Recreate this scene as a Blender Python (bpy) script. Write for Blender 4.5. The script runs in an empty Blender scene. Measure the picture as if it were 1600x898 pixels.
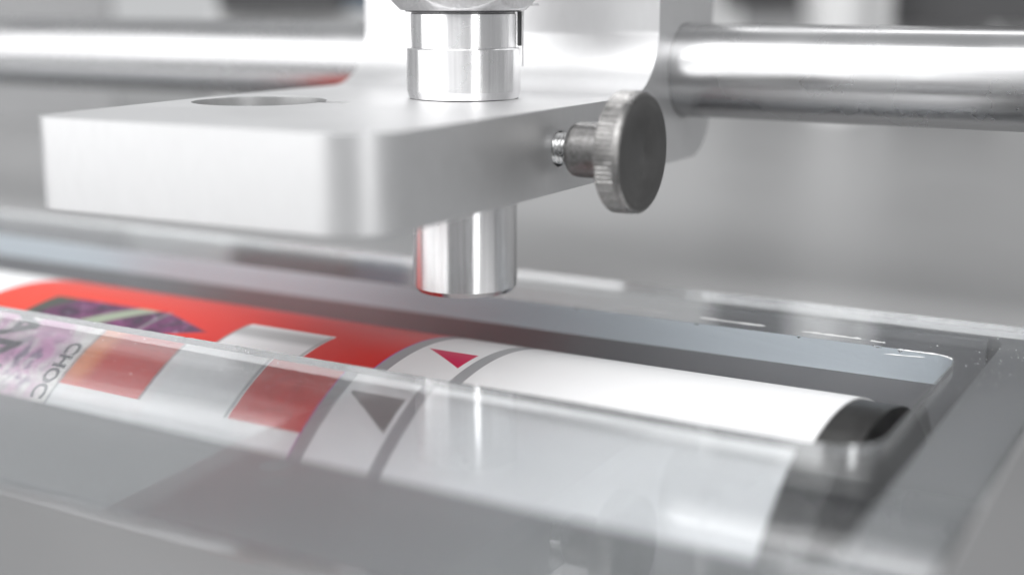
import bpy, bmesh, math, random
from mathutils import Vector, Matrix
random.seed(7)
scene = bpy.context.scene
COL = scene.collection
R = math.radians
OX, OY, OZ = 117.5, -189.0, 54.0      # survey frame (mm, camera at 0,0,0) -> scene frame: origin on the glass top below the sensor
S = 0.001
def W(x, y, z): return Vector(((x + OX) * S, (y + OY) * S, (z + OZ) * S))

# ------------------------------------------------------------------ camera
FPX, AZ = 2050.0, R(29.8)
PITCH = math.atan(449.0 / FPX)
cam = bpy.data.cameras.new('camera')
camo = bpy.data.objects.new('camera', cam); COL.objects.link(camo)
camo.location = W(0, 0, 0)
camo.rotation_euler = (R(90) - PITCH, 0, AZ)
cam.sensor_width = 36.0
cam.lens = 36.0 * FPX / 1600.0
cam.clip_start = 0.01; cam.clip_end = 50
cam.dof.use_dof = True
cam.dof.focus_distance = 0.211
cam.dof.aperture_fstop = 6.9
scene.camera = camo

# ------------------------------------------------------------------ world and lamps
world = bpy.data.worlds.new('World'); scene.world = world; world.use_nodes = True
bg = world.node_tree.nodes['Background']
bg.inputs[0].default_value = (0.97, 0.985, 1.0, 1); bg.inputs[1].default_value = 0.53

def area(name, loc, target, sx, sy, power, col=(1, 1, 1)):
    l = bpy.data.lights.new(name, 'AREA'); l.shape = 'RECTANGLE'; l.size = sx; l.size_y = sy; l.energy = power; l.color = col
    o = bpy.data.objects.new(name, l); COL.objects.link(o)
    o.location = loc
    d = Vector(target) - Vector(loc)
    o.rotation_euler = d.to_track_quat('-Z', 'Y').to_euler()
    return o
area('softbox_light', (-0.44, -0.55, 0.27), (0, 0, 0.03), 0.95, 0.75, 4.7)
area('strip_light', (0.52, -0.34, 0.28), (0, 0, 0.03), 0.15, 0.75, 1.5)
area('high_right_fill', (0.57, -0.37, 0.72), (0, 0, 0), 0.22, 0.5, 1.0)  # added fill, brightens the paper that the arm shades
area('rear_wash_fill', (-0.2, 0.80, 1.2), (-0.15, 1.33, 0.15), 1.4, 0.4, 6.0)  # added out of view to brighten the back wall
area('overhead_light', (-0.02, -0.58, 0.82), (0, -0.02, 0), 1.0, 0.7, 8.6)

scene.render.engine = 'CYCLES'
scene.view_settings.view_transform = 'Standard'
scene.view_settings.look = 'None'
scene.view_settings.exposure = 0.12
scene.view_settings.gamma = 1.0
cy = scene.cycles
cy.max_bounces = 14; cy.transmission_bounces = 12; cy.glossy_bounces = 6; cy.diffuse_bounces = 4
cy.caustics_reflective = True; cy.caustics_refractive = True
cy.blur_glossy = 0.6
cy.sample_clamp_indirect = 12.0
cy.use_denoising = True

# ------------------------------------------------------------------ material helpers
class N:
    """tiny node builder"""
    def __init__(self, name):
        self.m = bpy.data.materials.new(name); self.m.use_nodes = True
        self.t = self.m.node_tree; self.t.nodes.clear()
        self.out = self.t.nodes.new('ShaderNodeOutputMaterial')
    def n(self, typ, **kw):
        x = self.t.nodes.new(typ)
        for k, v in kw.items(): setattr(x, k, v)
        return x
    def link(self, a, b): self.t.links.new(a, b)
    def setin(self, node, key, v):
        if isinstance(v, bpy.types.NodeSocket): self.link(v, node.inputs[key])
        else: node.inputs[key].default_value = v
    def math(self, op, a, b=None, c=None, clamp=False):
        x = self.n('ShaderNodeMath', operation=op, use_clamp=clamp)
        self.setin(x, 0, a)
        if b is not None: self.setin(x, 1, b)
        if c is not None: self.setin(x, 2, c)
        return x.outputs[0]
    def mix(self, f, a, b):
        x = self.n('ShaderNodeMix', data_type='RGBA')
        self.setin(x, 0, f)
        for k, v in ((6, a), (7, b)):
            if isinstance(v, bpy.types.NodeSocket): self.link(v, x.inputs[k])
            else: x.inputs[k].default_value = (*v, 1)
        return x.outputs[2]
    def noise(self, vec, scale, detail=3, rough=.5, dist=0):
        x = self.n('ShaderNodeTexNoise'); 
        if vec is not None: self.link(vec, x.inputs['Vector'])
        x.inputs['Scale'].default_value = scale; x.inputs['Detail'].default_value = detail
        x.inputs['Roughness'].default_value = rough; x.inputs['Distortion'].default_value = dist
        return x.outputs[0]
    def remap(self, v, a, b, c, d):
        x = self.n('ShaderNodeMapRange'); self.link(v, x.inputs[0])
        for i, q in enumerate((a, b, c, d)): x.inputs[i + 1].default_value = q
        return x.outputs[0]
    def obj(self, scale=(1, 1, 1), rot=(0, 0, 0)):
        tc = self.n('ShaderNodeTexCoord'); mp = self.n('ShaderNodeMapping')
        self.link(tc.outputs['Object'], mp.inputs[0]); mp.inputs['Scale'].default_value = scale; mp.inputs['Rotation'].default_value = rot
        return mp.outputs[0]
    def bsdf(self, **kw):
        b = self.n('ShaderNodeBsdfPrincipled')
        for k, v in kw.items():
            k = k.replace('_', ' ')
            if isinstance(v, bpy.types.NodeSocket): self.link(v, b.inputs[k])
            elif isinstance(v, tuple): b.inputs[k].default_value = (*v, 1) if len(v) == 3 else v
            else: b.inputs[k].default_value = v
        return b
    def bump(self, h, strength, dist):
        x = self.n('ShaderNodeBump'); self.link(h, x.inputs['Height'])
        x.inputs['Strength'].default_value = strength; x.inputs['Distance'].default_value = dist
        return x.outputs[0]
    def done(self, shader):
        self.link(shader.outputs[0] if hasattr(shader, 'outputs') else shader, self.out.inputs[0]); return self.m

def metal(name, col, rough, bumpscale=(1, 1, 1), bstr=0.1, bscale=400, metallic=1.0, rvar=.06, cvar=.06, aniso=0, arot=0):
    g = N(name)
    v = g.obj(bumpscale)
    n1 = g.noise(v, bscale, 4, .6)
    n2 = g.noise(g.obj(), 60, 4, .6)
    c = g.mix(g.math('MULTIPLY', n1, 1.0), tuple(max(0, k - cvar) for k in col), tuple(min(1, k + cvar) for k in col))
    r = g.remap(n2, .3, .7, max(0.02, rough - rvar), rough + rvar)
    b = g.bsdf(Base_Color=c, Roughness=r, Metallic=metallic, Normal=g.bump(n1, bstr, .0002))
    if aniso:
        b.inputs['Anisotropic'].default_value = aniso; b.inputs['Anisotropic Rotation'].default_value = arot
        t = g.n('ShaderNodeTangent', direction_type='RADIAL', axis='Z'); g.link(t.outputs[0], b.inputs['Tangent'])
    return g.done(b)

M = {}
M['alu'] = metal('satin_aluminium', (.60, .60, .605), .42, (1, 1, .35), .03, 800, metallic=.85, cvar=.025, rvar=.04)
M['alu_under'] = metal('dull_underside', (.60, .60, .603), .55, (1, 1, 1), .04, 900, metallic=.3)  # finish made up to mute red reflections under the arm
M['hole_shade'] = metal('shaded_hole_wall', (.48, .48, .482), .38, (1, 1, 1), .06, 900, metallic=.85)  # the arm's aluminium again, darkened so the hole looks shaded
M['steel_turned'] = metal('turned_steel', (.78, .775, .78), .25, (1, 1, .03), .10, 1500, rvar=.05, cvar=.13, aniso=.95, arot=.25)
M['steel_cone'] = metal('steel_chamfer', (.55, .54, .545), .42, (1, 1, 1), .15, 900)
M['nut'] = metal('nut_steel', (.62, .615, .62), .33, (1, 1, 1), .5, 1600, cvar=.12)
M['rod'] = metal('ground_steel', (.46, .46, .465), .26, (.02, 1, 1), .03, 900, cvar=.05)
M['knob'] = metal('burnished_steel', (.24, .236, .232), .30, (1, 1, 1), .3, 1500, cvar=.14, rvar=.1)
M['thread'] = metal('thread_steel', (.6, .6, .6), .22)
# turned dark face of the knob: concentric grooves
g = N('turned_dark_face')
tc = g.n('ShaderNodeTexCoord'); sep = g.n('ShaderNodeSeparateXYZ'); g.link(tc.outputs['Object'], sep.inputs[0])
rad = g.math('SQRT', g.math('ADD', g.math('MULTIPLY', sep.outputs[1], sep.outputs[1]), g.math('MULTIPLY', sep.outputs[2], sep.outputs[2])))
gro = g.math('SINE', g.math('MULTIPLY', rad, 52000.0))
cmb = g.n('ShaderNodeCombineXYZ'); g.link(g.math('MULTIPLY', rad, 1500.0), cmb.inputs[0])
rn = g.noise(cmb.outputs[0], 1.0, 4, .7)
col = g.mix(rn, (.07, .069, .068), (.15, .148, .145))
b = g.bsdf(Base_Color=col, Metallic=.85, Roughness=.34, Normal=g.bump(g.math('ADD', gro, rn), .25, .00004), Anisotropic=.7)
t = g.n('ShaderNodeTangent', direction_type='RADIAL', axis='X'); g.link(t.outputs[0], b.inputs['Tangent'])
M['dark_face'] = g.done(b)

# acrylic / glass with a thin film of dust and fine scratches
g = N('clear_acrylic')
v = g.obj((1, 1, 1))
dust = g.remap(g.noise(v, 90, 6, .7), .35, .8, .004, .035)
speck = g.remap(g.noise(v, 1800, 2, .5), .70, .78, 0, .2)
fac = g.math('ADD', dust, speck, clamp=True)
b1 = g.bsdf(Base_Color=(.965, .985, 1.0), Roughness=g.remap(g.noise(g.obj((.25, 1, 1), (0, 0, .5)), 55, 5, .65, .8), .42, .72, .006, .07), IOR=1.46, Transmission_Weight=1.0, Normal=g.bump(g.noise(g.obj((.15, 1, 1)), 120, 3, .6), .04, .0004))
b2 = g.bsdf(Base_Color=(.62, .64, .66), Roughness=.7)
mx = g.n('ShaderNodeMixShader'); g.link(fac, mx.inputs[0]); g.link(b1.outputs[0], mx.inputs[1]); g.link(b2.outputs[0], mx.inputs[2])
M['glass'] = g.done(mx)
# the sawn cut-out edge: same acrylic, frosted
g = N('sawn_acrylic_edge')
b1 = g.bsdf(Base_Color=(.74, .82, .89), Roughness=.38, IOR=1.49, Transmission_Weight=.75, Normal=g.bump(g.noise(g.obj((1, 1, 1)), 500, 4, .6), .25, .0003))
M['glass_edge'] = g.done(b1)

g = N('glint_grey'); M['glint'] = g.done(g.bsdf(Base_Color=(.5, .5, .5), Roughness=.55))  # for the beads that paint glints on the acrylic
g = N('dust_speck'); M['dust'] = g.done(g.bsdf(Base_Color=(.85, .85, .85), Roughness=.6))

g = N('grey_machine_top')
n1 = g.noise(g.obj(), 12, 5, .6); n2 = g.noise(g.obj((.3, 1, 1)), 350, 3, .5)
b = g.bsdf(Base_Color=g.mix(n1, (.27, .27, .272), (.33, .33, .332)), Roughness=g.remap(n1, .3, .7, .34, .42), Metallic=.2, Normal=g.bump(n2, .06, .0003))
M['table'] = g.done(b)
g = N('grey_front_sheet'); n1 = g.noise(g.obj(), 20, 5, .6); M['front_sheet'] = g.done(g.bsdf(Base_Color=g.mix(n1, (.12, .12, .122), (.155, .155, .157)), Roughness=g.remap(n1, .3, .7, .3, .4)))
g = N('matte_pocket'); n1 = g.noise(g.obj(), 14, 5, .6); M['pocket'] = g.done(g.bsdf(Base_Color=g.mix(n1, (.19, .19, .192), (.24, .24, .242)), Roughness=.65))
g = N('slot_wall_metal'); M['slotwall'] = g.done(g.bsdf(Base_Color=(.31, .31, .32), Roughness=.45, Metallic=.4))
g = N('dark_cavity'); M['cavity'] = g.done(g.bsdf(Base_Color=(.03, .03, .031), Roughness=.6))
M['core'] = metal('roller_core', (.075, .074, .073), .33, (1, .3, .3), .2, 500, metallic=.9, cvar=.05)
g = N('roller_end_dark'); M['core_end'] = g.done(g.bsdf(Base_Color=(.02, .02, .02), Roughness=.5))
def plain(name, c, rough=.5, metallic=0):
    g = N(name); n1 = g.noise(g.obj(), 25, 4, .6)
    return g.done(g.bsdf(Base_Color=g.mix(n1, tuple(k * .9 for k in c), tuple(min(1, k * 1.1) for k in c)), Roughness=rough, Metallic=metallic))
M['white_paint'] = plain('white_enamel', (.62, .62, .62), .4)
M['grey_paint'] = plain('grey_enamel', (.33, .33, .335), .4)
M['black_paint'] = plain('black_enamel', (.055, .055, .057), .4)
M['blue_grey'] = plain('blue_grey_enamel', (.16, .20, .25), .4)
M['wall'] = plain('pale_wall', (.7, .7, .7), .8)

# printed label: UV carries millimetres (u = along the roller, v = round the roller)
g = N('printed_label_paper')
uvn = g.n('ShaderNodeUVMap'); uvn.uv_map = 'UVMap'
sp = g.n('ShaderNodeSeparateXYZ'); g.link(uvn.outputs[0], sp.inputs[0])
u, v = sp.outputs[0], sp.outputs[1]
wob = g.noise(uvn.outputs[0], .25, 3, .6)
def above(sock, t, soft=.12): # 0 -> 1 as sock rises through t
    x = g.n('ShaderNodeMapRange'); g.setin(x, 0, sock); g.setin(x, 1, t - soft); g.setin(x, 2, t + soft); x.inputs[3].default_value = 0; x.inputs[4].default_value = 1
    return x.outputs[0]
def rng(sock, a, b_, soft=.1): return g.math('MULTIPLY', above(sock, a, soft), g.math('SUBTRACT', 1.0, above(sock, b_, soft)))
def rect(a, b_, c, d, soft=.1): return g.math('MULTIPLY', rng(u, a, b_, soft), rng(v, c, d, soft))
def tri(pts, soft=.09):
    m = None
    cx = sum(p[0] for p in pts) / 3; cy_ = sum(p[1] for p in pts) / 3
    for i in range(3):
        (x0, y0), (x1, y1) = pts[i], pts[(i + 1) % 3]
        nx, ny = -(y1 - y0), x1 - x0; L = math.hypot(nx, ny); nx /= L; ny /= L
        if nx * (cx - x0) + ny * (cy_ - y0) < 0: nx, ny = -nx, -ny
        d = g.math('ADD', g.math('MULTIPLY', u, nx), g.math('MULTIPLY_ADD', v, ny, -(nx * x0 + ny * y0)))
        a = above(d, 0, soft)
        m = a if m is None else g.math('MULTIPLY', m, a)
    return m
col = None
white = (.80, .80, .805)
red = g.mix(g.remap(u, -205, -150, 0, 1), (.72, .05, .025), (.64, .015, .008))  # paler to the left: haze blended into the red
red = g.mix(g.remap(v, 8, 18, 0, .25), red, (.55, .035, .025))
c = g.mix(rect(-217, -121.0, -80, 33), white, red)
# peach and artwork zone
art = g.noise(uvn.outputs[0], .16, 4, .55, .6)
peach = rect(-180, -168.5, 18, 31.5, 1.6)
c = g.mix(g.math('MULTIPLY', peach, .8), c, (.90, .30, .10))
c = g.mix(rect(-230, -173.2, 13.5, 60, .5), c, (.80, .77, .74))
pink = g.math('MULTIPLY', rect(-206, -177.5, 16, 37, 2.5), g.remap(art, .38, .56, 0, 1))
c = g.mix(pink, c, (.66, .30, .52))
purp = g.math('MULTIPLY', rect(-189, -178.5, 24, 36, 2.5), g.remap(g.noise(uvn.outputs[0], .33, 3, .5), .45, .6, 0, .9))
c = g.mix(purp, c, (.18, .12, .22))
# dark fruit artwork on the upper side, pointed to the right
d1 = g.math('SUBTRACT', g.math('MULTIPLY', g.math('ABSOLUTE', g.math('SUBTRACT', v, 9.0)), 1.0), g.math('MULTIPLY', g.math('SUBTRACT', -159.5, u), .40))
fruit = g.math('MULTIPLY', g.math('SUBTRACT', 1.0, above(d1, 0, .4)), rect(-203, -159, 3.4, 15, .35))
fa = g.noise(uvn.outputs[0], .28, 4, .6, 1.0)
fcol = g.mix(g.remap(fa, .38, .62, 0, 1), (.035, .018, .04), (.16, .035, .12))
fcol = g.mix(g.remap(g.noise(uvn.outputs[0], .5, 2, .5, .5), .58, .70, 0, .6), fcol, (.36, .26, .38))
leaf = rng(g.math('ADD', u, g.math('MULTIPLY', v, .9)), -177.5, -172.3, .5)
fcol = g.mix(g.math('MULTIPLY', leaf, .9), fcol, (.30, .36, .26))
leaf2 = rng(g.math('ADD', u, g.math('MULTIPLY', v, .4)), -203, -195, .8)
fcol = g.mix(g.math('MULTIPLY', leaf2, .9), fcol, (.05, .07, .05))
c = g.mix(fruit, c, fcol)
# silvery window between the red fields
win = g.math('MULTIPLY', rng(u, -154.3, -135.4, .12), above(v, 2.5, .15))
wincol = g.mix(rng(v, 4.0, 8.0, 1.0), (.74, .74, .75), (.45, .455, .46))
wincol = g.mix(above(v, 14, 2), wincol, (.80, .80, .80))
c = g.mix(win, c, wincol)
for x0 in (-136.0, -154.4, -173.1):
    c = g.mix(g.math('MULTIPLY', rect(x0 - .33, x0 + .33, 3, 60, .2), .75), c, (.30, .30, .30))
# below the red fields the paper is white
c = g.mix(g.math('MULTIPLY', above(v, 33.0, .15), rng(u, -172.5, -121, .1)), c, (.80, .80, .80))
c = g.mix(rng(u, -121.15, -120.7, .12), c, (.42, .10, .38))
for a, b_ in ((-120.9, -118.45), (-106.55, -104.15)):
    c = g.mix(rng(u, a, b_, .08), c, (.335, .34, .352))
c = g.mix(above(u, -118.4, .05), c, g.mix(rng(u, -106.5, -104.2, .08), white, (.335, .34, .352)))
c = g.mix(tri([(-117.3, .9), (-107.7, .9), (-107.7, 7.4)]), c, (.60, .004, .075))
t2 = g.math('MULTIPLY', tri([(-118.1, 23.3), (-107.35, 23.3), (-107.35, 30.2)]), above(u, -117.2, .09))
c = g.mix(t2, c, (.20, .20, .20))
t3 = g.math('MULTIPLY', tri([(-117.3, -21.6), (-107.7, -21.6), (-107.7, -15.1)]), 1.0)
c = g.mix(t3, c, (.60, .004, .075))
nb = g.noise(uvn.outputs[0], 1.2, 4, .6)
gr = g.noise(uvn.outputs[0], 9.0, 2, .6)
x_ = g.n('ShaderNodeMix', data_type='RGBA', blend_type='MULTIPLY'); x_.inputs[0].default_value = 1.0; g.link(c, x_.inputs[6]); g.link(g.mix(gr, (.93, .93, .93), (1.0, 1.0, 1.0)), x_.inputs[7]); c = x_.outputs[2]
lf = g.noise(uvn.outputs[0], .06, 2, .5); nb = g.math('MULTIPLY_ADD', lf, 12.0, nb)
b = g.bsdf(Base_Color=c, Roughness=.38, Normal=g.bump(nb, .06, .0002))
b.inputs['Specular IOR Level'].default_value = .45
M['label'] = g.done(b)
g = N('black_ink'); M['ink'] = g.done(g.bsdf(Base_Color=(.09, .09, .10), Roughness=.4))

# ------------------------------------------------------------------ geometry helpers
def tag(o, label=None, cat=None, group=None, kind=None):
    if label: o['label'] = label
    if cat: o['category'] = cat
    if group: o['group'] = group
    if kind: o['kind'] = kind
    return o
def empty(name, loc):
    o = bpy.data.objects.new(name, None); COL.objects.link(o); o.location = loc; o.empty_display_size = .005
    return o
def link_mesh(name, me, mat, parent=None, origin=None, smooth=True, angle=35):
    """me in scene metres; origin moves the object's pivot there"""
    if origin is not None: me.transform(Matrix.Translation(-Vector(origin)))
    mats = mat if isinstance(mat, (list, tuple)) else [mat]
    for m_ in mats: me.materials.append(m_)
    for p in me.polygons: p.use_smooth = smooth
    if smooth: me.set_sharp_from_angle(angle=R(angle))
    o = bpy.data.objects.new(name, me); COL.objects.link(o)
    if origin is not None: o.location = origin
    if parent:
        o.parent = parent
        o.location = (Vector(origin) if origin is not None else Vector((0, 0, 0))) - parent.location
    return o
def bm_to(name, bm, mat, parent=None, origin=None, smooth=True, angle=35):
    bmesh.ops.recalc_face_normals(bm, faces=bm.faces)
    me = bpy.data.meshes.new(name); bm.to_mesh(me); bm.free()
    return link_mesh(name, me, mat, parent, origin, smooth, angle)
def prism(bm, pts, axis, a, b):
    """extrude a closed 2D outline (mm, survey frame) along an axis from a to b"""
    def P(p, t):
        return W(t, p[0], p[1]) if axis == 'X' else W(p[0], p[1], t) if axis == 'Z' else W(p[0], t, p[1])
    v0 = [bm.verts.new(P(p, a)) for p in pts]; v1 = [bm.verts.new(P(p, b)) for p in pts]
    n = len(pts)
    f = [bm.faces.new(v0), bm.faces.new(v1)]
    for i in range(n): f.append(bm.faces.new((v0[i], v0[(i + 1) % n], v1[(i + 1) % n], v1[i])))
    return f
def arc(cx, cy_, r, a0, a1, n=12):
    return [(cx + r * math.cos(R(a0 + (a1 - a0) * i / n)), cy_ + r * math.sin(R(a0 + (a1 - a0) * i / n))) for i in range(n + 1)]
def circle(cx, cy_, r, n=64): return [(cx + r * math.cos(2 * math.pi * i / n), cy_ + r * math.sin(2 * math.pi * i / n)) for i in range(n)]
def rrect(x0, x1, y0, y1, r):   # r = radii at (x0,y0),(x1,y0),(x1,y1),(x0,y1)
    p = []
    for (cx, cy_, a, q) in ((x0, y0, 180, r[0]), (x1, y0, 270, r[1]), (x1, y1, 0, r[2]), (x0, y1, 90, r[3])):
        sx = 1 if cx == x0 else -1; sy = 1 if cy_ == y0 else -1
        p += arc(cx + sx * q, cy_ + sy * q, q, a, a + 90, 14) if q > 0 else [(cx, cy_)]
    return p
def tmp_obj(bm):
    bmesh.ops.recalc_face_normals(bm, faces=bm.faces)
    me = bpy.data.meshes.new('tmp'); bm.to_mesh(me); bm.free()
    o = bpy.data.objects.new('tmp', me); COL.objects.link(o); return o
def boolean(base, tools, bevel=None, seg=2, blimit=40):
    """apply a list of (operation, object) to base, return a finished mesh"""
    for op, t in tools:
        md = base.modifiers.new('b', 'BOOLEAN'); md.operation = op; md.object = t; md.solver = 'EXACT'
    if bevel:
        w_ = base.modifiers.new('w', 'WELD'); w_.merge_threshold = 1e-6
        md = base.modifiers.new('bev', 'BEVEL'); md.width = bevel * S; md.segments = seg; md.limit_method = 'ANGLE'; md.angle_limit = R(blimit); md.harden_normals = False
    bpy.context.view_layer.update()
    dg = bpy.context.evaluated_depsgraph_get()
    me = bpy.data.meshes.new_from_object(base.evaluated_get(dg))
    me.materials.clear()
    for o in [base] + [t for _, t in tools]:
        m_ = o.data; bpy.data.objects.remove(o); bpy.data.meshes.remove(m_)
    return me
def mk(pts, axis, a, b):
    bm = bmesh.new(); prism(bm, pts, axis, a, b); return tmp_obj(bm)
def lathe(bm, prof, cx, cy_, n=96, axis='Z'):
    """prof: list of (r, t) in mm; revolve round a line through (cx,cy_) along axis"""
    rings = []
    for r, t_ in prof:
        ring = []
        for i in range(n):
            a = 2 * math.pi * i / n
            p = (cx + r * math.cos(a), cy_ + r * math.sin(a))
            ring.append(bm.verts.new(W(p[0], p[1], t_) if axis == 'Z' else W(t_, p[0], p[1])))
        rings.append(ring)
    for a_, b_ in zip(rings, rings[1:]):
        for i in range(n): bm.faces.new((a_[i], a_[(i + 1) % n], b_[(i + 1) % n], b_[i]))
    bm.faces.new(rings[0]); bm.faces.new(rings[-1])

# ------------------------------------------------------------------ the setting
ZG, ZT = -54.0, -59.0          # glass top, table top
tb = mk([(-1100, -250), (900, -250), (900, 1500), (-1100, 1500)], 'Z', ZT - 20, ZG - .12)
pk = mk(rrect(-428.3, -22.7, 93.7, 229.8, (2.3, 2.3, 2.3, 2.3)), 'Z', ZT - .01, ZG + 5)
sl = mk(rrect(-420, -33.8, 121, 225, (2, 5, 5, 2)), 'Z', ZT - 30, ZT + 5)
bm = bmesh.new(); prism(bm, [(-1100, -250), (900, -250), (900, 236), (-22.2, 236), (-22.2, 93.2), (-1100, 93.2)], 'Z', ZG - .11, ZG + .05)
fl = bm_to('front_dark_sheet', bm, M['front_sheet'], smooth=False); tag(fl, kind='structure')  # added over the table to darken its strongly lit front
me = boolean(tb, [('DIFFERENCE', pk), ('DIFFERENCE', sl)], bevel=.6, seg=2)
table = link_mesh('table_top', me, [M['table'], M['pocket']], angle=12)
for p in table.data.polygons:
    if p.center.z < (ZT + OZ + 1) * S and p.center.x / S - OX > -429 and p.center.x / S - OX < -20 and 92 < p.center.y / S - OY < 232: p.material_index = 1
tag(table, kind='structure')
bm = bmesh.new()
for (x0, x1, y0, y1, z0, z1) in ((-460, 20, 95, 265, -176, -172), (-460, 20, 95, 99, -172, -79.3), (-460, 20, 261, 265, -172, -79.3), (-460, -456, 99, 261, -172, -79.3), (16, 20, 99, 261, -172, -79.3)):
    prism(bm, [(x0, y0), (x1, y0), (x1, y1), (x0, y1)], 'Z', z0, z1)
cav = bm_to('slot_cavity', bm, M['cavity'], smooth=False); tag(cav, kind='structure')
bm = bmesh.new(); prism(bm, [(-1100, 1500.5), (900, 1500.5), (900, 1520), (-1100, 1520)], 'Z', -200, 900)
bw = bm_to('back_wall', bm, M['wall'], smooth=False); tag(bw, kind='structure')

# ------------------------------------------------------------------ glass plate with the cut-out
gp = mk(rrect(-428, -23, 94, 229.5, (2, 2, 2, 2)), 'Z', ZT, ZG)
ct = mk(rrect(-345, -37.5, 154.4, 205, (3, 6.5, 4, 3)), 'Z', ZT - 4, ZG + 4)
tools = [('DIFFERENCE', ct)]
def chip(x, y, z, sx, sy, sz):
    bm = bmesh.new(); bmesh.ops.create_icosphere(bm, subdivisions=1, radius=1)
    for v_ in bm.verts:
        k = random.uniform(.75, 1.2)
        v_.co = W(x + v_.co.x * sx * k, y + v_.co.y * sy * k, z + v_.co.z * sz * k)
    return tmp_obj(bm)
for (x, sx, sy, sz) in ((-46.5, .7, .45, .7), (-50.2, 1.0, .3, .3), (-43.5, 1.2, .3, .35), (-63, .5, .3, .35), (-81, .8, .25, .3), (-104, .6, .3, .3), (-139, .5, .3, .3)):
    tools.append(('DIFFERENCE', chip(x, 205.0, ZG, sx, sy, sz)))
for (x, sx, sy, sz) in ((-104.5, 1.0, .3, .25), (-128, .4, .25, .3), (-150, .5, .25, .3), (-76, .6, .22, .2)):
    tools.append(('DIFFERENCE', chip(x, 154.4, ZG, sx, sy, sz)))
me = boolean(gp, tools, bevel=.28, seg=2, blimit=50)
glass = link_mesh('acrylic_plate', me, [M['glass'], M['glass_edge']], smooth=True, angle=12)
tag(glass, 'clear acrylic plate with a rounded rectangular cut-out over the printed roller', 'plate')
me = glass.data
for p in me.polygons:
    c_ = p.center; y_ = c_.y / S - OY; x_ = c_.x / S - OX
    inner = 153.5 < y_ < 206 and -346 < x_ < -36.8
    if abs(p.normal.z) < .3 and inner and (p.normal.y < -.5): p.material_index = 1
# slot walls: pale milled liner below the acrylic
bm = bmesh.new(); prism(bm, [(-418, 223.2), (-36.5, 223.2), (-36.5, 224.9), (-418, 224.9)], 'Z', -112, ZT - .6)
o = bm_to('slot_liner', bm, M['slotwall'], smooth=False); tag(o, kind='structure')
# chipped rim at the rear corner; added grey beads paint glints behind the edge
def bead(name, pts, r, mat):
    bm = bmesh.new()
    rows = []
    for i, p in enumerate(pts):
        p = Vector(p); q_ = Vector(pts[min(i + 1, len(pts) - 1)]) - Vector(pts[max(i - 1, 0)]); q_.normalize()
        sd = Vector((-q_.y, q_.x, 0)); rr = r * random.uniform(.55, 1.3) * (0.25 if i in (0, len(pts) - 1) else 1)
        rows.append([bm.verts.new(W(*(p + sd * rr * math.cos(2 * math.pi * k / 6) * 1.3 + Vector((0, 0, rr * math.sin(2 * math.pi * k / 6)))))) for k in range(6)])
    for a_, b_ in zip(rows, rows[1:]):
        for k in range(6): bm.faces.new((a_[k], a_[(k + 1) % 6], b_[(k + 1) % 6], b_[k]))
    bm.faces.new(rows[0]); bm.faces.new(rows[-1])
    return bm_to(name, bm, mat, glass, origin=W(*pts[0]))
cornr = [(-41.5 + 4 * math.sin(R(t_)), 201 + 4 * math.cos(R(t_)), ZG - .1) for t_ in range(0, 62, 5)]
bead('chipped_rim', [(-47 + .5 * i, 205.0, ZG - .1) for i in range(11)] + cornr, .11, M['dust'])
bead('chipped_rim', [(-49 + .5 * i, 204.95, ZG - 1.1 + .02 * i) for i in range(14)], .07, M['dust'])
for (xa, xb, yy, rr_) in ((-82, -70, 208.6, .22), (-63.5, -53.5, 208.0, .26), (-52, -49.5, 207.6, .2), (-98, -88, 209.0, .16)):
    bead('glint_bead', [(xa + (xb - xa) * i / 14, yy + random.uniform(-.1, .1), ZG + .03) for i in range(15)], rr_ * .75, M['glint'])
# dust and grit lying on the acrylic
bm = bmesh.new()
def grit(x, y, r):
    m_ = Matrix.Translation(W(x, y, ZG + r * .35)) @ Matrix.Rotation(random.random() * 6, 4, 'Z') @ Matrix.Diagonal((r * S * random.uniform(.6, 1.6), r * S, r * S * .5, 1))
    bmesh.ops.create_icosphere(bm, subdivisions=1, radius=1, matrix=m_)
for i in range(420):
    r_ = random.random()
    if r_ < .25: x, y = random.gauss(-32.5, 5), random.gauss(200, 10)
    elif r_ < .8: x, y = random.uniform(-200, -60), 154.0 - abs(random.gauss(0, 9))
    else: x, y = random.uniform(-200, -26), random.uniform(120, 226)
    if (-346 < x < -37.2 and 153.8 < y < 205.6) or x > -24 or not 96 < y < 227: continue
    grit(x, y, abs(random.gauss(0, .035)) + .02)
dust_o = bm_to('dust', bm, M['dust'], smooth=False)
tag(dust_o, 'fine white dust and grit scattered on the acrylic plate', 'dust', kind='stuff')

# ------------------------------------------------------------------ roller and the printed web on it
YC, ZC, RR = 178.0, -107.5, 50.7
roller = empty('print_roller', W(-200, YC, ZC))
tag(roller, 'dark steel roller under the acrylic plate, its bare end showing beside the printed label', 'roller')
bm = bmesh.new()
prof = [(RR - .4 - .8, -42.5), (RR - .4 - .15, -42.65), (RR - .4, -43.0), (RR - .4, -425)]
lathe(bm, prof, YC, ZC, 220, 'X')
bm_to('core', bm, M['core'], roller, origin=W(-200, YC, ZC))
bm = bmesh.new(); lathe(bm, [(46.5, -42.52), (46.5, -42.44)], YC, ZC, 160, 'X')
bm_to('end_cap', bm, M['core_end'], roller, origin=W(-42.5, YC, ZC))
bm = bmesh.new(); lathe(bm, [(9, -42.4), (9, -30.5), (8.4, -30)], YC, ZC, 48, 'X')
bm_to('axle', bm, M['rod'], roller, origin=W(-40, YC, ZC))

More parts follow.
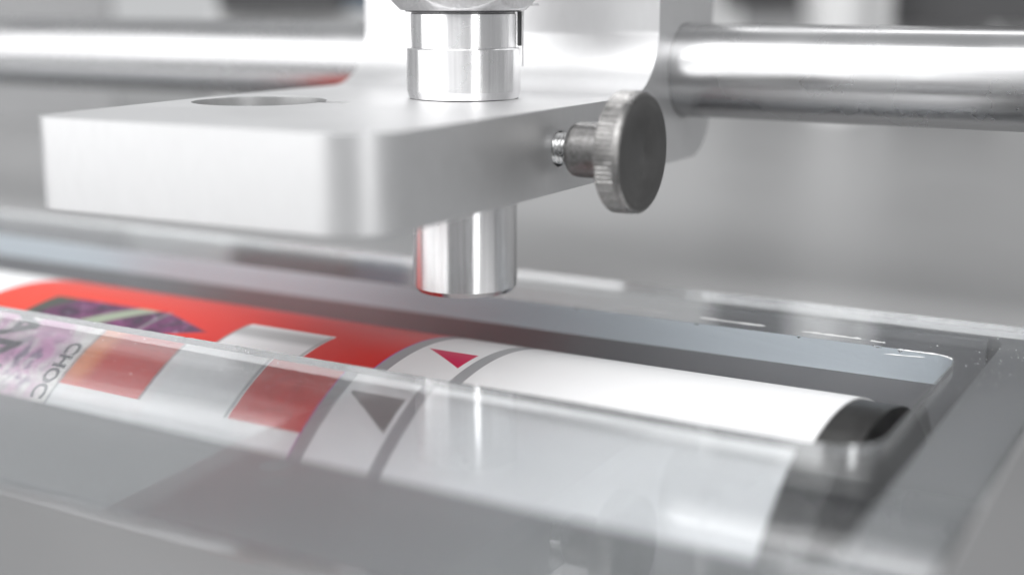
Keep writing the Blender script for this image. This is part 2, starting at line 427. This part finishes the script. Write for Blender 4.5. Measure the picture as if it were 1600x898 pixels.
def web_point(x, s, r): 
    a = s / RR
    return W(x, YC - r * math.sin(a), ZC + r * math.cos(a))
bm = bmesh.new(); uvl = bm.loops.layers.uv.new('UVMap')
xs = [-48.5, -48.62, -60, -90, -104, -120, -150, -180, -217, -260, -320, -424]
ss = [-76 + 1.2 * i for i in range(128)]
rows = []
for s in ss:
    rows.append([bm.verts.new(web_point(x, s, RR)) for x in xs])
for i in range(len(ss) - 1):
    for j in range(len(xs) - 1):
        f = bm.faces.new((rows[i][j], rows[i + 1][j], rows[i + 1][j + 1], rows[i][j + 1]))
        for l, (a_, b_) in zip(f.loops, ((i, j), (i + 1, j), (i + 1, j + 1), (i, j + 1))): l[uvl].uv = (xs[b_], ss[a_])
inner = [[bm.verts.new(web_point(x, s, RR - .35)) for x in (xs[0],)] for s in ss]
for i in range(len(ss) - 1):
    f = bm.faces.new((rows[i][0], inner[i][0], inner[i + 1][0], rows[i + 1][0]))
    for l in f.loops: l[uvl].uv = (-49.0, -40)
web = empty('label_web', W(-200, YC, ZC + RR)); 
tag(web, 'white label paper wrapped over the roller, printed with red fields, grey stripes and triangles', 'label')
bm_to('paper', bm, M['label'], web, origin=W(-200, YC, ZC + RR))
def lettering(txt, size, x, s, bold=0, xs_=1.0):
    cu = bpy.data.curves.new('lettering', 'FONT'); cu.body = txt; cu.size = size; cu.resolution_u = 4; cu.offset = bold
    o = bpy.data.objects.new('lettering', cu); COL.objects.link(o)
    dg = bpy.context.evaluated_depsgraph_get(); bpy.context.view_layer.update()
    me = bpy.data.meshes.new_from_object(o.evaluated_get(dg)); bpy.data.objects.remove(o)
    bm = bmesh.new(); bm.from_mesh(me)
    bmesh.ops.subdivide_edges(bm, edges=bm.edges, cuts=1)
    for v_ in bm.verts:        # reads round the roller towards the camera, tops to the right
        v_.co = web_point(x + v_.co.y, s + v_.co.x * xs_, RR + .03)
    for f in bm.faces:
        if f.normal.length == 0: pass
    bm.to_mesh(me); bm.free(); me.materials.clear()
    ob = link_mesh('lettering', me, M['ink'], web, origin=W(-200, YC, ZC + RR), smooth=False)
    return ob
lettering('CHOC', 4.2, -177.2, 24.0, .15)
lettering('AN', 10.5, -195.5, 18.5, .3)

# ------------------------------------------------------------------ guide rod
rod = None
bm = bmesh.new()
RY, RZ, Rr = 229.0, -12.7, 8.5
lathe(bm, [(Rr - .8, -520), (Rr, -519.2), (Rr, 139.2), (Rr - .8, 140)], RY, RZ, 128, 'X')
rod = bm_to('guide_rod', bm, M['rod'], origin=W(-127, RY, RZ))
tag(rod, 'long polished steel rod passing sideways through the aluminium bracket', 'rod')
for x in (-500, 120):
    bm = bmesh.new(); prism(bm, rrect(RY - 14, RY + 14, ZT + .02, RZ + 14, (1, 1, 10, 10)), 'X', x - 9, x + 9)
    o = bm_to('rod_support', bm, M['alu'], origin=W(x, RY, ZT))
    tag(o, 'aluminium pillow block holding the %s end of the steel rod' % ('far left' if x < 0 else 'right'), 'support', 'supports at the ends of the steel rod')

# ------------------------------------------------------------------ aluminium bracket
XL, XR, YF = -157.2, -94.0, 129.5
ZA, ZB = -16.1, -29.1
prof = [(YF - 3, ZB), (YF - 3, ZA)] + arc(205.0, ZA + 11.0, 11.0, 270, 360, 14) + [(216, 42), (241.5, 42)] + [(241.5, -20)] + arc(232.5, -20.1, 9.0, 0, -90, 12)
bm = bmesh.new(); prism(bm, prof, 'X', XL, XR); base = tmp_obj(bm)
pl_ = rrect(XL, XR, YF, 260, (4.5, 8.8, 0, 0))
_k = [k for k, p_ in enumerate(pl_) if p_[0] < -145 and p_[1] > 200][0]
pl_[_k + 1:_k + 1] = [(XL, 256), (XL, 175)]
pl_ = [(x_p + (4.6 if x_p < -145 else 0) * max(0, 1 - (y_p - YF) / 45), y_p - (1.9 * (XR - x_p) / (XR - XL) if y_p < 145 else 0)) for x_p, y_p in pl_]
plan = mk(pl_, 'Z', -40, 60)
tools = [('INTERSECT', plan)]
tools.append(('DIFFERENCE', mk(circle(-143.2, 167, 10.9, 96), 'Z', -25.5, -5)))
tools.append(('DIFFERENCE', mk(circle(-143.2, 167, 2.6, 48), 'Z', -40, -20)))
tools.append(('DIFFERENCE', mk([(-134, 168.5), (-128.2, 169.3), (-128.2, 171.4), (-134, 171.8)], 'Z', -22, -5)))
tools.append(('DIFFERENCE', mk(circle(-117.5, 189, 9.05, 96), 'Z', -40, -5)))
tools.append(('DIFFERENCE', mk(circle(RY, RZ, Rr + .05, 96), 'X', -170, -80)))
tools.append(('DIFFERENCE', mk(circle(179, -22.4, 2.75, 40), 'X', -106, -90)))
me = boolean(base, tools, bevel=1.05, seg=1, blimit=40)
bracket = empty('sensor_bracket', W(-127, 229, ZB))
tag(bracket, 'pale satin aluminium bracket arm with a round hole, clamped on the steel rod', 'bracket')
arm = link_mesh('arm', me, [M['alu'], M['alu_under'], M['hole_shade']], bracket, origin=W(-127, 180, ZB), angle=32)
p_off = W(-127, 180, ZB)
for p in arm.data.polygons:
    q_ = Vector((p.center.x + p_off.x, p.center.y + p_off.y))
    if p.normal.z < -.95 and p.center.z < .002: p.material_index = 1
    if (q_ - Vector((-25.7, -22)) * S).length < 11.15 * S and p.center.z + p_off.z < 37.0 * S and p.center.z > .002: p.material_index = 2

# ------------------------------------------------------------------ sensor
BX, BY = -117.5, 188.9
sensor = empty('sensor', W(BX, BY, -49))
tag(sensor, 'bright stainless steel sensor barrel standing upright through the bracket arm', 'sensor')
bm = bmesh.new(); lathe(bm, [(7.2, -48.85), (8.3, -48.75), (9.0, -47.9), (9.0, -16.4)], BX, BY, 128)
bm_to('barrel', bm, M['steel_turned'], sensor, origin=W(BX, BY, -30), angle=12)
bm = bmesh.new(); lathe(bm, [(8.9, -16.0), (9.2, -15.95), (9.55, -14.75), (9.55, -7.95), (9.35, -7.75), (8.7, -7.7)], BX, BY, 128)
bm_to('collar', bm, M['steel_turned'], sensor, origin=W(BX, BY, -12), angle=12)
bm = bmesh.new(); lathe(bm, [(8.75, -7.68), (8.75, -2.3), (8.6, -2.0)], BX, BY, 128)
bm_to('neck', bm, M['steel_turned'], sensor, origin=W(BX, BY, -5), angle=12)
# hexagon nut with the cone of its chamfer cut through the flats
HA = 31.8
hexp = [(BX + 12.3 * math.cos(R(HA - 62 + 60 * i)), BY + 12.3 * math.sin(R(HA - 62 + 60 * i))) for i in range(6)]
nb_ = mk(hexp, 'Z', -1.7, 12)
bm = bmesh.new(); lathe(bm, [(10.3, -1.75), (13.1, 1.1), (13.1, 9.0), (10.3, 12.1)], BX, BY, 128); cone = tmp_obj(bm)
me = boolean(nb_, [('INTERSECT', cone)], bevel=.08, seg=1)
link_mesh('nut', me, M['nut'], sensor, origin=W(BX, BY, 3), angle=25)
bm = bmesh.new(); lathe(bm, [(9.0, -1.95), (9.6, -1.9), (9.6, -1.72)], BX, BY, 96)
bm_to('gasket', bm, M['black_paint'], sensor, origin=W(BX, BY, -1.8), angle=12)
# lock strip behind the neck at the right
q = Vector((math.cos(R(29.8)), math.sin(R(29.8))))
pz = Vector((-q.y, q.x))
def strip(a, b, w0, w1):
    p = [Vector((BX, BY)) + q * a + pz * w0, Vector((BX, BY)) + q * b + pz * w0, Vector((BX, BY)) + q * b + pz * w1, Vector((BX, BY)) + q * a + pz * w1]
    return [(k.x, k.y) for k in p]
bm = bmesh.new(); prism(bm, strip(9.75, 10.05, 1.5, 5.5), 'Z', -11.0, -1.0); prism(bm, strip(9.0, 12.6, 1.5, 5.5), 'Z', -1.0, -.6)
bm_to('lock_tab', bm, M['nut'], sensor, origin=W(BX, BY, -6), smooth=False)
bm = bmesh.new(); prism(bm, strip(8.95, 9.7, 2.0, 5.0), 'Z', -7.6, -1.9)
bm_to('dark_slot', bm, M['black_paint'], sensor, origin=W(BX, BY, -5), smooth=False)  # black strip drawn as the dark slot beside the neck

# ------------------------------------------------------------------ knurled thumbscrew
SY, SZ = 179.0, -22.3
screw = empty('thumbscrew', W(-94, SY, SZ))
tag(screw, 'knurled steel thumbscrew with a dark turned face in the side of the bracket', 'screw')
# threaded shank: helical ridge
bm = bmesh.new()
n, turns, pitch = 48, 11, .62
x0 = -99.0
prev = None; strip_ = []
steps = int(n * turns)
def shank_r(ph): # ph 0..1 along one pitch
    return 2.08 + .42 * (1 - abs(2 * ph - 1))
rows = []
xsn = 90
for i in range(xsn + 1):
    x = x0 + (-91.9 - x0) * i / xsn
    ring = []
    for k in range(n):
        ph = ((x - x0) / pitch - k / n) % 1.0
        r = shank_r(ph); a = 2 * math.pi * k / n
        ring.append(bm.verts.new(W(x, SY + r * math.cos(a), SZ + r * math.sin(a))))
    rows.append(ring)
for a_, b_ in zip(rows, rows[1:]):
    for k in range(n): bm.faces.new((a_[k], a_[(k + 1) % n], b_[(k + 1) % n], b_[k]))
bm.faces.new(rows[0]); bm.faces.new(rows[-1])
bm_to('thread', bm, M['thread'], screw, origin=W(-94, SY, SZ), angle=60)
bm = bmesh.new()
lathe(bm, [(2.6, -91.75), (3.2, -91.7), (3.75, -91.45), (4.1, -91.0), (4.25, -90.4), (4.25, -85.4), (4.5, -84.9)], SY, SZ, 80, 'X')
bm_to('hub', bm, M['knob'], screw, origin=W(-88, SY, SZ))
# rim: real knurl teeth, with plain chamfered lips at both ends
bm = bmesh.new()
NT = 78
wear = [random.uniform(.65, 1.15) for _ in range(NT)]
def kn(x, depth, base):
    ring = []
    for i in range(NT * 4):
        ph = (i % 4)
        r = base - (depth * wear[i // 4] if ph in (2, 3) else 0)
        a = 2 * math.pi * i / (NT * 4)
        ring.append(bm.verts.new(W(x, SY + r * math.cos(a), SZ + r * math.sin(a))))
    return ring
prof = [(-84.1, 0, 8.0), (-84.1, 0, 8.6), (-83.9, .0, 8.95), (-83.7, .23, 9.15), (-81.15, .23, 9.15), (-81.0, 0, 9.02), (-80.25, 0, 9.02), (-80.02, 0, 8.8), (-80.0, 0, 8.60)]
rr_ = [kn(*p) for p in prof]
for a_, b_ in zip(rr_, rr_[1:]):
    for i in range(NT * 4): bm.faces.new((a_[i], a_[(i + 1) % (NT * 4)], b_[(i + 1) % (NT * 4)], b_[i]))
bm.faces.new(rr_[0]); bm.faces.new(rr_[-1])
bm_to('knurled_rim', bm, M['knob'], screw, origin=W(-82, SY, SZ), angle=25)
bm = bmesh.new(); lathe(bm, [(8.58, -80.1), (8.56, -79.97), (.22, -79.97), (.12, -80.03)], SY, SZ, 128, 'X')
bm_to('face', bm, M['dark_face'], screw, origin=W(-79.98, SY, SZ))
# pits on the rim
bm = bmesh.new()
for (x, a) in ((-81.4, 188), (-81.3, 219)):
    bmesh.ops.create_icosphere(bm, subdivisions=2, radius=.2 * S, matrix=Matrix.Translation(W(x, SY + 8.98 * math.cos(R(a)), SZ + 8.98 * math.sin(R(a)))))
bm_to('pit', bm, M['black_paint'], screw, origin=W(-81, SY, SZ))

# ------------------------------------------------------------------ blurred machinery behind
def at(u, v, dist):      # a point on the table seen near pixel column u, at a distance
    ang = AZ - math.atan((u - 800) / FPX)
    return Vector((-math.sin(ang) * dist, math.cos(ang) * dist))
def block(name, u0, u1, dist, z0, z1, depth, mat, label, cat, r=3):
    a = at(u0, 0, dist); b_ = at(u1, 0, dist); c_ = (a + b_) / 2; wd = (b_ - a).length
    ang = math.atan2(b_.y - a.y, b_.x - a.x)
    bm = bmesh.new()
    pts = rrect(-wd / 2, wd / 2, 0, depth, (r, r, r, r))
    pts = [(c_.x + p[0] * math.cos(ang) - p[1] * math.sin(ang), c_.y + p[0] * math.sin(ang) + p[1] * math.cos(ang)) for p in pts]
    prism(bm, pts, 'Z', z0, z1)
    o = bm_to(name, bm, mat, origin=W(c_.x, c_.y, z0)); tag(o, label, cat)
    return o
c_ = at(1305, 0, 640)
bm = bmesh.new(); lathe(bm, [(17, ZT + .02), (17, ZT + 4), (13.5, ZT + 5), (13.5, 130), (12, 132)], c_.x, c_.y, 64)
o = bm_to('white_post', bm, M['white_paint'], origin=W(c_.x, c_.y, ZT)); tag(o, 'blurred white round post standing on the table behind the right part of the rod', 'post')
block('machine_housing', 1385, 1535, 700, ZT + .02, -13, 60, M['grey_paint'], 'blurred grey block below the dark casing right of the white post', 'machine block')
block('machine_casing', 1380, 2000, 690, -12.9, 420, 120, M['black_paint'], 'blurred black casing at the top right corner behind the steel rod', 'casing')
block('machine_housing', 1548, 1720, 700, ZT + .02, -13, 60, M['white_paint'], 'blurred white block under the black casing at the right edge', 'machine block')
block('machine_casing', 1120, 1245, 760, -5, 420, 80, M['black_paint'], 'blurred black casing left of the white post, just right of the bracket', 'casing')
block('machine_housing', 1150, 1250, 765, ZT + .02, -5.1, 70, M['grey_paint'], 'blurred grey block between the bracket and the white post', 'machine block')
block('machine_beam', 350, 545, 560, -5, 60, 50, M['black_paint'], 'blurred dark beam above the rod directly left of the bracket', 'beam')
block('machine_housing', 340, 600, 575, ZT + .02, -5.1, 60, M['white_paint'], 'blurred pale block under the dark beam left of the bracket', 'machine block')
block('machine_cabinet', 545, 640, 620, ZT + .02, 60, 30, M['blue_grey'], 'blurred blue grey cabinet peeking past the left edge of the bracket', 'cabinet')
block('machine_housing', -80, 190, 640, ZT + .02, 40, 60, M['grey_paint'], 'blurred mid grey block at the top left corner behind the rod', 'machine block')
